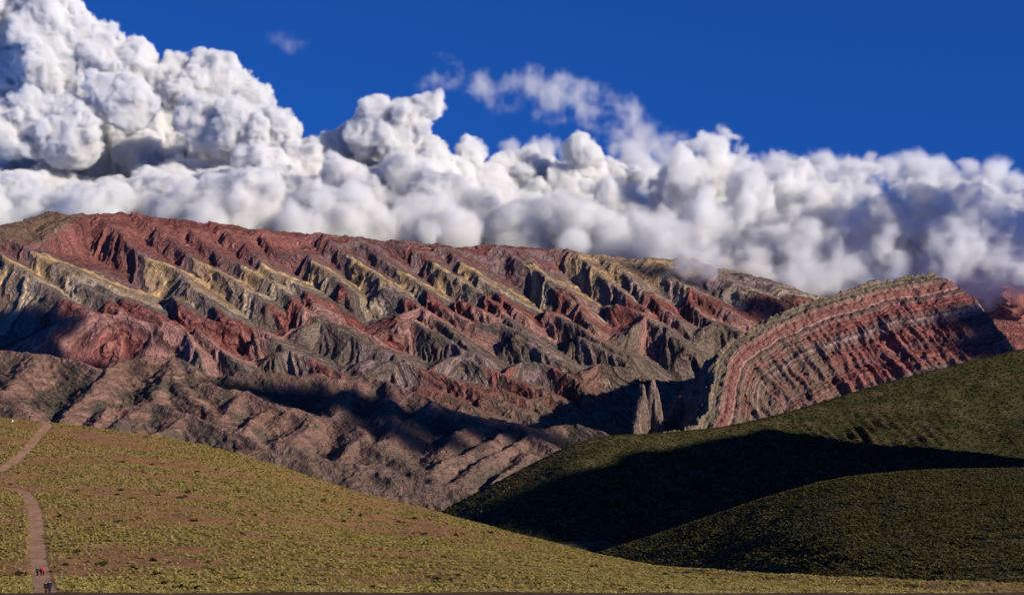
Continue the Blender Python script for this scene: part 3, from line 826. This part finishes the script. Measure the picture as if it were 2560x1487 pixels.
stone_mat = plain('whitewashed_stone', (.82, .78, .74))
def stone_mesh(name, r, seed, mat, sq=.8):
    rg = random.Random(seed)
    bm = bmesh.new(); bmesh.ops.create_icosphere(bm, subdivisions=2, radius=r)
    for v in bm.verts:
        d = v.co.normalized()
        f = 1 + .18 * math.sin(3.1 * d.x + seed) + .15 * math.sin(4.3 * d.y + 2 * seed) + .1 * rg.uniform(-1, 1)
        v.co *= f; v.co.z = max(v.co.z * sq, -.35 * r)
    me = bpy.data.meshes.new(name); bm.to_mesh(me); bm.free(); me.materials.append(mat)
    return me
q = pix_to_near(31.5, 1052)
o = put(bpy.data.objects.new('marker_stone', stone_mesh('marker_stone', .42, 3, stone_mat, 1.0)), label='small whitewashed marker stone on the crest of the grass slope', category='stone')
mk_y = 612.0; mk_x = (31.5 - CX) / F * mk_y
o.location = (mk_x, mk_y, near_z(mk_x, mk_y) + .25)

# ------------------------------------------------------------------ walkers on the path
def skin_mesh(name, verts, edges, radii, mat, level=1):
    me = bpy.data.meshes.new(name); me.from_pydata(verts, edges, [])
    t = bpy.data.objects.new(name, me); COL.objects.link(t)
    t.modifiers.new('Skin', 'SKIN')
    for sv, r in zip(me.skin_vertices[0].data, radii):
        sv.radius = (r, r) if not isinstance(r, tuple) else r
    me.skin_vertices[0].data[0].use_root = True
    t.modifiers.new('Sub', 'SUBSURF').levels = level
    t.modifiers['Sub'].render_levels = level
    dg = bpy.context.evaluated_depsgraph_get()
    out = bpy.data.meshes.new_from_object(t.evaluated_get(dg))
    bpy.data.objects.remove(t); out.name = name
    out.materials.clear(); out.materials.append(mat)
    for p in out.polygons: p.use_smooth = True
    return out

skin_tone = plain('skin', (.42, .26, .18), .6); hair_mat = plain('dark_hair', (.02, .015, .012)); shoe_white = plain('pale_shoe', (.6, .58, .55)); shoe_dark = plain('dark_shoe', (.03, .03, .03))
def person(loc, heading, height, stride, jacket, trousers, hat, shoes, label, long_coat=0., hood=False, extra=None):
    root = bpy.data.objects.new('person', None); put(root, label=label, category='person')
    s = height / 1.75
    P = lambda *v: tuple(c * s for c in v)
    st = stride
    J = dict(pelvis=P(0, 0, .95), spine=P(0, 0, 1.14), chest=P(0, .01, 1.36), neck=P(0, .01, 1.51), jaw=P(0, .03, 1.58), head=P(0, .025, 1.66), crown=P(0, .01, 1.735))
    limbs = {}
    for sd, ph in ((-1, 1), (1, -1)):
        sw = st * ph
        limbs[sd] = dict(sh=P(.19 * sd, 0, 1.43), el=P(.25 * sd, -.16 * sw, 1.15), wr=P(.24 * sd, -.10 * sw + .10, .92), palm=P(.24 * sd, -.08 * sw + .13, .85),
                         hip=P(.095 * sd, 0, .92), kn=P(.10 * sd, .22 * sw + .04, .52), an=P(.10 * sd, .36 * sw - .03, .09 + (.05 if sw < 0 else 0)), toe=P(.11 * sd, .36 * sw + .13, .04))
    vs, es, rs = [], [], []
    def add(p, r, par=None):
        vs.append(p); rs.append(r * s)
        if par is not None: es.append((par, len(vs) - 1))
        return len(vs) - 1
    pe = add(J['pelvis'], .135); sp = add(J['spine'], .125, pe); ch = add(J['chest'], .14, sp); nk = add(J['neck'], .055, ch)
    jw = add(J['jaw'], .07, nk); hd = add(J['head'], .09, jw); add(J['crown'], .065, hd)
    add(P(0, .125, 1.635), .014, hd)                                   # nose
    for sd in (-1, 1):
        add(P(.095 * sd, .01, 1.64), .018, hd)                         # ear
        l = limbs[sd]
        a = add(l['sh'], .065, ch); a = add(l['el'], .046, a); a = add(l['wr'], .03, a); pm = add(l['palm'], .034, a)
        for f in range(4):
            q = l['palm']; fx = (f - 1.5) * .019 * s
            k1 = add((q[0] + .004 * s, q[1] + .02 * s + fx, q[2] - .055 * s), .009, pm)
            add((q[0] - .012 * sd * s, q[1] + .03 * s + fx, q[2] - (.085 + .01 * (f in (1, 2))) * s), .008, k1)
        k1 = add((l['palm'][0] - .02 * sd * s, l['palm'][1] + .045 * s, l['palm'][2] + .0), .010, pm)
        add((l['palm'][0] - .03 * sd * s, l['palm'][1] + .06 * s, l['palm'][2] - .035 * s), .008, k1)
        b = add(l['hip'], .09, pe); b = add(l['kn'], .06, b); b = add(l['an'], .04, b); add(l['toe'], .032, b)
    put(bpy.data.objects.new('body', skin_mesh('body', vs, es, rs, skin_tone)), root)
    # jacket
    vs, es, rs = [], [], []
    hem = .84 - long_coat
    c0 = add(P(0, 0, hem), .165 + long_coat * .1); c1 = add(P(0, 0, 1.08), .16, c0); c2 = add(P(0, .01, 1.36), .175, c1); c3 = add(P(0, .01, 1.50), .085, c2)
    for sd in (-1, 1):
        l = limbs[sd]
        a = add(l['sh'], .088, c2); a = add(l['el'], .068, a); add(l['wr'], .05, a)
    jo = put(bpy.data.objects.new('jacket', skin_mesh('jacket', vs, es, rs, jacket)), root)
    vs, es, rs = [], [], []
    c0 = add(P(0, 0, .98), .15)
    for sd in (-1, 1):
        l = limbs[sd]
        b = add(l['hip'], .108, c0); b = add(l['kn'], .078, b); add(tuple(v + (0, 0, .03 * s)[i] for i, v in enumerate(l['an'])), .058, b)
    put(bpy.data.objects.new('trousers', skin_mesh('trousers', vs, es, rs, trousers)), root)
    for sd in (-1, 1):
        l = limbs[sd]; vs, es, rs = [], [], []
        b = add((l['an'][0], l['an'][1] - .02 * s, l['an'][2] - .03 * s), .05); add((l['toe'][0], l['toe'][1] + .01, l['toe'][2] + .012 * s), .045, b)
        put(bpy.data.objects.new('shoe', skin_mesh('shoe', vs, es, rs, shoes)), root)
    vs, es, rs = [], [], []
    b = add(P(0, -.03, 1.60), .088 if hat is hair_mat or hood else .085); b = add(P(0, -.012, 1.69), .102, b); add(P(0, .0, 1.755), .07, b)
    if hood: add(P(0, -.06, 1.50), .07, 0)
    put(bpy.data.objects.new('hood' if hood else ('hair' if hat is hair_mat else 'cap'), skin_mesh('headwear', vs, es, rs, hat)), root)
    if extra is not None:
        vs, es, rs = [], [], []
        b = add(P(-.02, -.02, .86), .17); add(P(-.02, -.02, .62), .19, b)
        put(bpy.data.objects.new('skirt', skin_mesh('skirt', vs, es, rs, extra)), root)
    root.location = loc; root.rotation_euler = (0, 0, heading)
    return root

navy = plain('navy_cloth', (.012, .013, .028)); black = plain('black_cloth', (.010, .010, .012)); redc = plain('red_cloth', (.62, .012, .035)); dred = plain('dark_red_cloth', (.36, .008, .025)); denim = plain('dark_denim', (.022, .024, .034)); green_c = plain('dark_green_cloth', (.015, .022, .018))
def stand(px, py):
    x, y, z = pix_to_near(px, py)
    return (x, y, z + .05)
person(stand(93.5, 1443), .15, 1.80, .75, navy, black, redc, shoe_white, 'person in dark jacket and trousers with red headwear, left of the red pair')
person(stand(102.5, 1441), -.1, 1.58, .6, dred, denim, dred, shoe_white, 'smaller person in a dark red hooded jacket, middle of the farther three', hood=True)
person(stand(108.5, 1441.5), .05, 1.62, .6, redc, denim, hair_mat, shoe_white, 'person in a bright red jacket, right of the farther three walkers')
person((lambda q: q)(stand(115, 1487.5)), 0, 1.66, .4, green_c, black, hair_mat, shoe_dark, 'person in a long dark coat over red, left of the nearest pair', long_coat=.06, extra=redc)
person(stand(124, 1487.5), .05, 1.80, .4, navy, denim, hair_mat, shoe_dark, 'taller person in a navy jacket, right of the nearest pair')
# ------------------------------------------------------------------ clouds
scene.cycles.volume_bounces = 7
scene.cycles.max_bounces = 12
scene.cycles.volume_step_rate = 2.0
scene.cycles.diffuse_bounces = 2

def noise3(n, cell, seed, vox, lo):
    """smooth value noise on a voxel block, lattice fixed in the world"""
    rng = np.random.default_rng(seed)
    W = []
    dims = []
    for k in range(3):
        p = (np.arange(n[k]) * vox) / cell + .37 * k
        i = np.floor(p).astype(int); f = p - i; f = f * f * (3 - 2 * f)
        m = i.max() + 2
        w = np.zeros((n[k], m), np.float32)
        w[np.arange(n[k]), i] = 1 - f; w[np.arange(n[k]), i + 1] = f
        W.append(w); dims.append(m)
    g = rng.uniform(-1, 1, dims).astype(np.float32)
    g = np.tensordot(W[0], g, (1, 0))
    g = np.einsum('yb,xbc->xyc', W[1], g, optimize=True)
    return np.einsum('zc,xyc->xyz', W[2], g, optimize=True)

def cloud_material(name, ext, albedo=(.998, .998, .998), g=.0):
    m = bpy.data.materials.new(name); m.use_nodes = True
    N, L = m.node_tree.nodes, m.node_tree.links
    N.clear()
    out = N.new('ShaderNodeOutputMaterial')
    at = N.new('ShaderNodeAttribute'); at.attribute_name = 'density'
    mu = N.new('ShaderNodeMath'); mu.operation = 'MULTIPLY'; mu.inputs[1].default_value = ext
    sc = N.new('ShaderNodeVolumeScatter')
    sc.inputs['Color'].default_value = (*albedo, 1); sc.inputs['Anisotropy'].default_value = g
    L.new(at.outputs['Fac'], mu.inputs[0]); L.new(mu.outputs[0], sc.inputs['Density'])
    L.new(sc.outputs[0], out.inputs['Volume'])
    return m

def volume_object(name, dens, lo, vox, mat, **props):
    """density block -> volume, through a Volume Cube node that reads the block"""
    n = dens.shape
    me = bpy.data.meshes.new(name)
    flat = np.ascontiguousarray(dens.transpose(2, 1, 0)).ravel().astype(np.float32)
    me.vertices.add(flat.size)
    me.attributes.new('block', 'FLOAT', 'POINT').data.foreach_set('value', flat)
    ng = bpy.data.node_groups.new(name + '_volume', 'GeometryNodeTree')
    ng.interface.new_socket('Geometry', in_out='INPUT', socket_type='NodeSocketGeometry')
    ng.interface.new_socket('Geometry', in_out='OUTPUT', socket_type='NodeSocketGeometry')
    N, L = ng.nodes, ng.links
    gi, go = N.new('NodeGroupInput'), N.new('NodeGroupOutput')
    pos = N.new('GeometryNodeInputPosition')
    sub = N.new('ShaderNodeVectorMath'); sub.operation = 'SUBTRACT'; sub.inputs[1].default_value = lo
    dv = N.new('ShaderNodeVectorMath'); dv.operation = 'SCALE'; dv.inputs['Scale'].default_value = 1.0 / vox
    ad = N.new('ShaderNodeVectorMath'); ad.operation = 'ADD'; ad.inputs[1].default_value = (.5, .5, .5)
    fl = N.new('ShaderNodeVectorMath'); fl.operation = 'FLOOR'
    dot = N.new('ShaderNodeVectorMath'); dot.operation = 'DOT_PRODUCT'; dot.inputs[1].default_value = (1, n[0], n[0] * n[1])
    toi = N.new('FunctionNodeFloatToInt'); toi.rounding_mode = 'ROUND'
    na = N.new('GeometryNodeInputNamedAttribute'); na.data_type = 'FLOAT'; na.inputs['Name'].default_value = 'block'
    si = N.new('GeometryNodeSampleIndex'); si.data_type = 'FLOAT'; si.domain = 'POINT'
    vc = N.new('GeometryNodeVolumeCube')
    vc.inputs['Min'].default_value = lo
    vc.inputs['Max'].default_value = [lo[k] + (n[k] - 1) * vox for k in range(3)]
    for k, a in enumerate('XYZ'):
        vc.inputs['Resolution ' + a].default_value = n[k]
    sm = N.new('GeometryNodeSetMaterial'); sm.inputs['Material'].default_value = mat
    L.new(pos.outputs[0], sub.inputs[0]); L.new(sub.outputs[0], dv.inputs[0]); L.new(dv.outputs[0], ad.inputs[0])
    L.new(ad.outputs[0], fl.inputs[0]); L.new(fl.outputs[0], dot.inputs[0]); L.new(dot.outputs['Value'], toi.inputs[0])
    L.new(gi.outputs[0], si.inputs['Geometry'])
    L.new(na.outputs['Attribute'], si.inputs['Value'])
    L.new(toi.outputs[0], si.inputs['Index'])
    L.new(si.outputs['Value'], vc.inputs['Density'])
    L.new(vc.outputs[0], sm.inputs['Geometry']); L.new(sm.outputs[0], go.inputs[0])
    me.materials.append(mat)
    o = bpy.data.objects.new(name, me)
    md = o.modifiers.new('volume', 'NODES'); md.node_group = ng
    return put(o, **props)

def lobes_to_spheres(lobes, seed, kids=14, grand=7, squash=1.0):
    """photo-placed lobes plus two generations of smaller lobes budding from their surface"""
    rng = random.Random(seed)
    out = []
    for px, py, r, y in lobes:
        a, c = ray(px, py)
        R = r / F * y
        out.append((a * y, y, c * y, R))
        for _ in range(kids):
            th, ph = rng.uniform(0, 2 * math.pi), math.acos(rng.uniform(-.55, 1))
            d = (math.sin(ph) * math.cos(th), math.sin(ph) * math.sin(th), math.cos(ph))
            r1 = R * rng.choice((.18, .25, .32, .4, .5)) * rng.uniform(.9, 1.1)
            q = (a * y + d[0] * R * .85, y + d[1] * R * .85, c * y + d[2] * R * .85)
            out.append((*q, r1))
            for _ in range(grand):
                th2, ph2 = rng.uniform(0, 2 * math.pi), math.acos(rng.uniform(-.7, 1))
                e = (math.sin(ph2) * math.cos(th2), math.sin(ph2) * math.sin(th2), math.cos(ph2))
                out.append((q[0] + e[0] * r1 * .85, q[1] + e[1] * r1 * .85, q[2] + e[2] * r1 * .85, r1 * rng.uniform(.3, .5)))
    return out

def build_cloud(name, lobes, vox, mat, seed, edge_top=14., edge_low=90., z_soft=(0, 200), rough=1.0, kids=14, grand=7, erode=0.0, clip=True, **props):
    sp = np.array(lobes_to_spheres(lobes, seed, kids, grand), np.float32)
    pad = 90
    lo = (sp[:, :3] - sp[:, 3:]).min(0) - pad; hi = (sp[:, :3] + sp[:, 3:]).max(0) + pad
    lim = .36
    if clip: lo[0] = max(lo[0], -lim * hi[1]); hi[0] = min(hi[0], lim * hi[1])
    n = tuple(int((hi[k] - lo[k]) / vox) + 1 for k in range(3))
    ax = [(lo[k] + np.arange(n[k]) * vox).astype(np.float32) for k in range(3)]
    sd = np.full(n, 150., np.float32)
    for x, y, z, r in sp:
        m = 120 if r > 60 else 40
        i = [slice(max(0, int((v - r - m - lo[k]) / vox)), max(0, min(n[k], int((v + r + m - lo[k]) / vox) + 2))) for k, v in enumerate((x, y, z))]
        if any(s_.stop <= s_.start for s_ in i): continue
        d = np.sqrt((ax[0][i[0], None, None] - x) ** 2 + (ax[1][None, i[1], None] - y) ** 2 + (ax[2][None, None, i[2]] - z) ** 2) - r
        sub = sd[i[0], i[1], i[2]]
        k_ = min(.12 * r, 12.)
        h_ = np.clip(.5 + .5 * (sub - d) / k_, 0, 1)
        np.copyto(sub, sub + (d - sub) * h_ - k_ * h_ * (1 - h_))
    amp = rough
    for k, (cell, A) in enumerate(((260, 34), (120, 22), (60, 16), (32, 11), (18, 7))):
        if cell < vox * 1.8: break
        nz = noise3(n, cell, seed * 10 + k, vox, lo)
        sd += A * amp * (np.abs(nz) * 1.6 - .55 if k < 4 else nz)
    soft = sstep(z_soft[0], z_soft[1], ax[2])[None, None, :]
    edge = edge_low + (edge_top - edge_low) * soft
    dens = np.clip(-sd / edge, 0, 1)
    if erode:
        e = noise3(n, 90, seed * 10 + 8, vox, lo) + .6 * noise3(n, 45, seed * 10 + 9, vox, lo) + .4 * noise3(n, 24, seed * 10 + 7, vox, lo)
        dens *= np.clip(.5 + e * erode, 0, 1)
    dens[dens < .01] = 0
    print('cloud', name, n, dens.size, float((dens > 0).mean()))
    return volume_object(name, dens, [float(v) for v in lo], vox, mat, **props)

def VL(y, *p):
    return [(a * 1.0159, b * 1.0159, r * 1.0159, y + (q[0] if q else 0)) for a, b, r, *q in p]

cloud_mat = cloud_material('cumulus', .085)
shade_mat = cloud_material('shade_cloud', .06)
soft_mat = cloud_material('soft_cloud', .022)
right_mat = cloud_material('ragged_cloud', .05)
wisp_mat = cloud_material('thin_cloud', .012)
puff_mat = cloud_material('faint_cloud', .005)
tower = VL(9000, (60, 0, 110), (-40, 40, 120), (150, 110, 90), (205, 125, 80), (270, 115, 42), (300, 175, 70), (240, 200, 100), (120, 160, 110), (40, 130, 80),
           (150, 260, 120), (260, 270, 110), (340, 250, 70), (390, 215, 60), (350, 330, 110),
           (432, 165, 34), (510, 170, 44), (545, 225, 70), (600, 255, 56), (480, 250, 80), (560, 310, 90), (630, 270, 30),
           (-20, 260, 90), (60, 300, 90), (0, 380, 130), (110, 400, 130), (220, 420, 130), (340, 430, 120), (460, 430, 120), (570, 420, 110)) + \
        VL(8400, (270, 230, 50), (310, 260, 60), (490, 295, 50), (570, 325, 66), (630, 335, 60), (690, 345, 50), (80, 300, 60), (20, 330, 70), (170, 330, 80))
build_cloud('tower_cloud', tower, 8.5, cloud_mat, 3, z_soft=(300, 800), kind='stuff', label='towering white cumulus piled up at the upper left', category='cloud')
def random_lobes(n, xs, tops, bots, y_top, y_low, r0, r1, seed, power=2.2):
    """lobes of many sizes filling an outline; the lower ones stand nearer"""
    rng = random.Random(seed); out = []
    for _ in range(n):
        x = rng.uniform(xs[0], xs[-1]); u = rng.random() ** 1.1
        r = r0 + (r1 - r0) * rng.random() ** power
        t, b = np.interp(x, xs, tops), np.interp(x, xs, bots)
        y = t + r * .9 + u * max(b - t - r * 1.1, 5)
        out.append((x * 1.0159, y * 1.0159, r * 1.0159, y_top + (y_low - y_top) * u + rng.uniform(-180, 180)))
    return out
bank = VL(8700, (940, 402, 46), (905, 410, 44), (15, 412, 60), (70, 408, 56), (-40, 430, 60)) + VL(8300, (900, 340, 52), (960, 340, 60), (1000, 300, 56), (930, 290, 48), (1040, 268, 36), (1068, 252, 20), (1160, 375, 34), (1150, 342, 16), (1440, 378, 34), (1428, 350, 20), (1425, 335, 10)) + \
    random_lobes(150, [-60, 100, 250, 400, 560, 680, 760, 850, 950, 1060, 1110, 1180, 1290, 1400, 1480, 1560, 1640, 1760, 1880], [430, 420, 430, 400, 370, 330, 330, 320, 300, 310, 350, 345, 340, 360, 385, 415, 430, 470, 560],
                 [545, 545, 545, 550, 560, 570, 580, 590, 600, 610, 615, 615, 620, 630, 640, 650, 650, 670, 680], 8700, 7250, 18, 85, 51) + \
    random_lobes(70, [-60, 250, 560, 700, 900, 1110, 1290, 1480, 1640, 1760, 1850], [470, 470, 420, 400, 400, 420, 410, 450, 490, 530, 590], [565, 565, 580, 595, 615, 630, 640, 660, 670, 680, 690], 8600, 7500, 60, 100, 52, 1.0)
build_cloud('cloud_bank', bank, 9.5, cloud_mat, 5, edge_top=16, edge_low=150, z_soft=(280, 640), kids=10, grand=6, kind='stuff', label='long bright white cloud bank lying behind the ridge', category='cloud')
right = random_lobes(120, [1640, 1740, 1800, 1890, 2000, 2150, 2300, 2420, 2560], [400, 335, 320, 372, 415, 395, 425, 440, 450], [650, 660, 665, 690, 700, 690, 665, 655, 665], 8300, 6350, 16, 80, 53) + \
    random_lobes(60, [1600, 1740, 1890, 2000, 2150, 2300, 2420, 2600], [470, 430, 430, 470, 450, 480, 490, 500], [690, 680, 700, 710, 700, 680, 680, 690], 8600, 7300, 55, 95, 54, 1.0) + \
    random_lobes(46, [1780, 1900, 2050, 2200, 2350, 2600], [590, 610, 620, 605, 600, 600], [670, 700, 705, 690, 672, 690], 7300, 6750, 24, 56, 59, 1.0)
build_cloud('right_cloud', right, 11, right_mat, 7, edge_top=26, edge_low=140, z_soft=(150, 560), erode=1.1, rough=2.0, kids=8, grand=4, kind='stuff', label='grey and white ragged cloud spilling over the right end of the range', category='cloud')
layer = random_lobes(70, [1260, 1400, 1600, 1800, 1930, 2050, 2140, 2200, 2260, 2330, 2450, 2580], [345, 335, 350, 380, 372, 360, 372, 345, 368, 385, 388, 405], [380, 400, 430, 450, 450, 450, 450, 450, 460, 470, 480, 490], 11500, 11300, 14, 42, 56, 1.2) + \
    random_lobes(40, [1400, 1700, 2000, 2300, 2580], [385, 410, 400, 415, 430], [440, 460, 470, 490, 500], 11700, 11500, 34, 50, 58, 1.0)
build_cloud('layer_cloud', layer, 18, soft_mat, 11, edge_top=70, edge_low=70, rough=1.4, kids=5, grand=2, kind='stuff', label='smooth pale cloud layer far behind at the right', category='cloud')
wisp = random_lobes(26, [1010, 1100, 1200, 1300], [185, 150, 175, 170], [215, 230, 260, 300], 7300, 7300, 10, 34, 55) + random_lobes(46, [1290, 1330, 1400, 1500, 1580, 1640], [165, 155, 185, 225, 265, 330], [270, 300, 320, 340, 370, 380], 7300, 7300, 12, 46, 57)
build_cloud('wispy_cloud', wisp, 9, wisp_mat, 13, edge_top=90, edge_low=90, rough=1.7, erode=1.5, kids=6, grand=3, kind='stuff', label='thin torn wisp of cloud above the middle of the bank', category='cloud')
puff = VL(7300, (675, 98, 14), (690, 102, 22), (712, 112, 26), (738, 112, 18))
build_cloud('cloud_puff', puff, 8, puff_mat, 17, edge_top=60, edge_low=60, rough=.8, erode=1.0, kids=6, grand=3, kind='stuff', label='tiny faint puff of cloud alone in the blue sky', category='cloud')

# clouds out of the view on the right, whose shadows lie on the range
def shadow_cloud(spots, t, seed, plane, r):
    K, m = plane
    out = []
    for px, py, rr in spots:
        x, y, z = on_plane(px * 1.0159, py * 1.0159, K, m)
        q = np.array([x, y, z]) + SUN * t
        out.append((float(q[0]), float(q[1]), float(q[2]), rr * 1.0159 / F * y * r))
    return out
def build_world_cloud(name, spheres, vox, mat, seed, **props):
    global lobes_to_spheres
    keep = lobes_to_spheres
    rng = random.Random(seed)
    full = []
    for x, y, z, r in spheres:
        full.append((x, y, z, r))
        for _ in range(6):
            v = Vector((rng.gauss(0, 1), rng.gauss(0, 1), rng.gauss(0, 1))).normalized() * r * .8
            full.append((x + v.x, y + v.y, z + v.z, r * rng.uniform(.3, .5)))
    lobes_to_spheres = lambda *a: full
    o = build_cloud(name, [], vox, mat, seed, edge_top=50, edge_low=50, rough=.45, clip=False, **props)
    lobes_to_spheres = keep
    return o
RP, HP, FP = (RK, RM), (HK, HM), (FK, FM)
build_world_cloud('shade_cloud', shadow_cloud([(50, 770, 70), (110, 790, 50), (20, 830, 70), (150, 850, 40), (230, 870, 40), (330, 875, 36), (420, 890, 34)], 4300, 61, RP, 1.35), 32, shade_mat, 61, kind='stuff', label='cumulus right of the view, shading the left of the range', category='cloud')
build_world_cloud('long_shade_cloud', shadow_cloud([(600, 935, 30), (700, 950, 42), (800, 965, 52), (900, 985, 56), (1000, 1005, 56), (1100, 1025, 54), (1200, 1045, 48), (1290, 1060, 40), (1400, 1070, 36), (940, 1040, 44), (1040, 1065, 46), (1130, 1085, 40), (1430, 1085, 40)], 4300, 63, HP, 1.35), 32, shade_mat, 63, kind='stuff', label='long cumulus right of the view, shading the foothills', category='cloud')
build_world_cloud('ridge_shade_cloud', shadow_cloud([(1560, 655, 13), (1600, 668, 12), (1720, 690, 16), (1760, 702, 14), (1890, 745, 26), (1950, 765, 28), (2010, 775, 26)], 4300, 65, RP, 1.35), 32, shade_mat, 65, kind='stuff', label='small cumulus right of the view, shading the ridge', category='cloud')
build_world_cloud('valley_shade_cloud', shadow_cloud([(2430, 770, 46), (2480, 800, 60), (2450, 850, 50), (2520, 850, 60), (2540, 780, 60)], 4300, 67, FP, 1.2) + shadow_cloud([(2250, 690, 60), (2380, 690, 60), (2480, 700, 60), (2120, 700, 40)], 4300, 68, (RK - 520, RM), 1.2), 34, shade_mat, 67, kind='stuff', label='cumulus right of the view, shading the far right valley', category='cloud')
outer = []  # unseen cloud, added to throw shade on the right cloud and valley
rg = random.Random(71)
for k in range(26):
    outer.append((rg.uniform(2560, 3700), rg.uniform(6300, 7500), rg.uniform(330, 1050), rg.uniform(70, 190)))
build_world_cloud('outer_shade_cloud', outer, 34, shade_mat, 71, kind='stuff', label='cloud mass right of the view, continuing the bank', category='cloud')
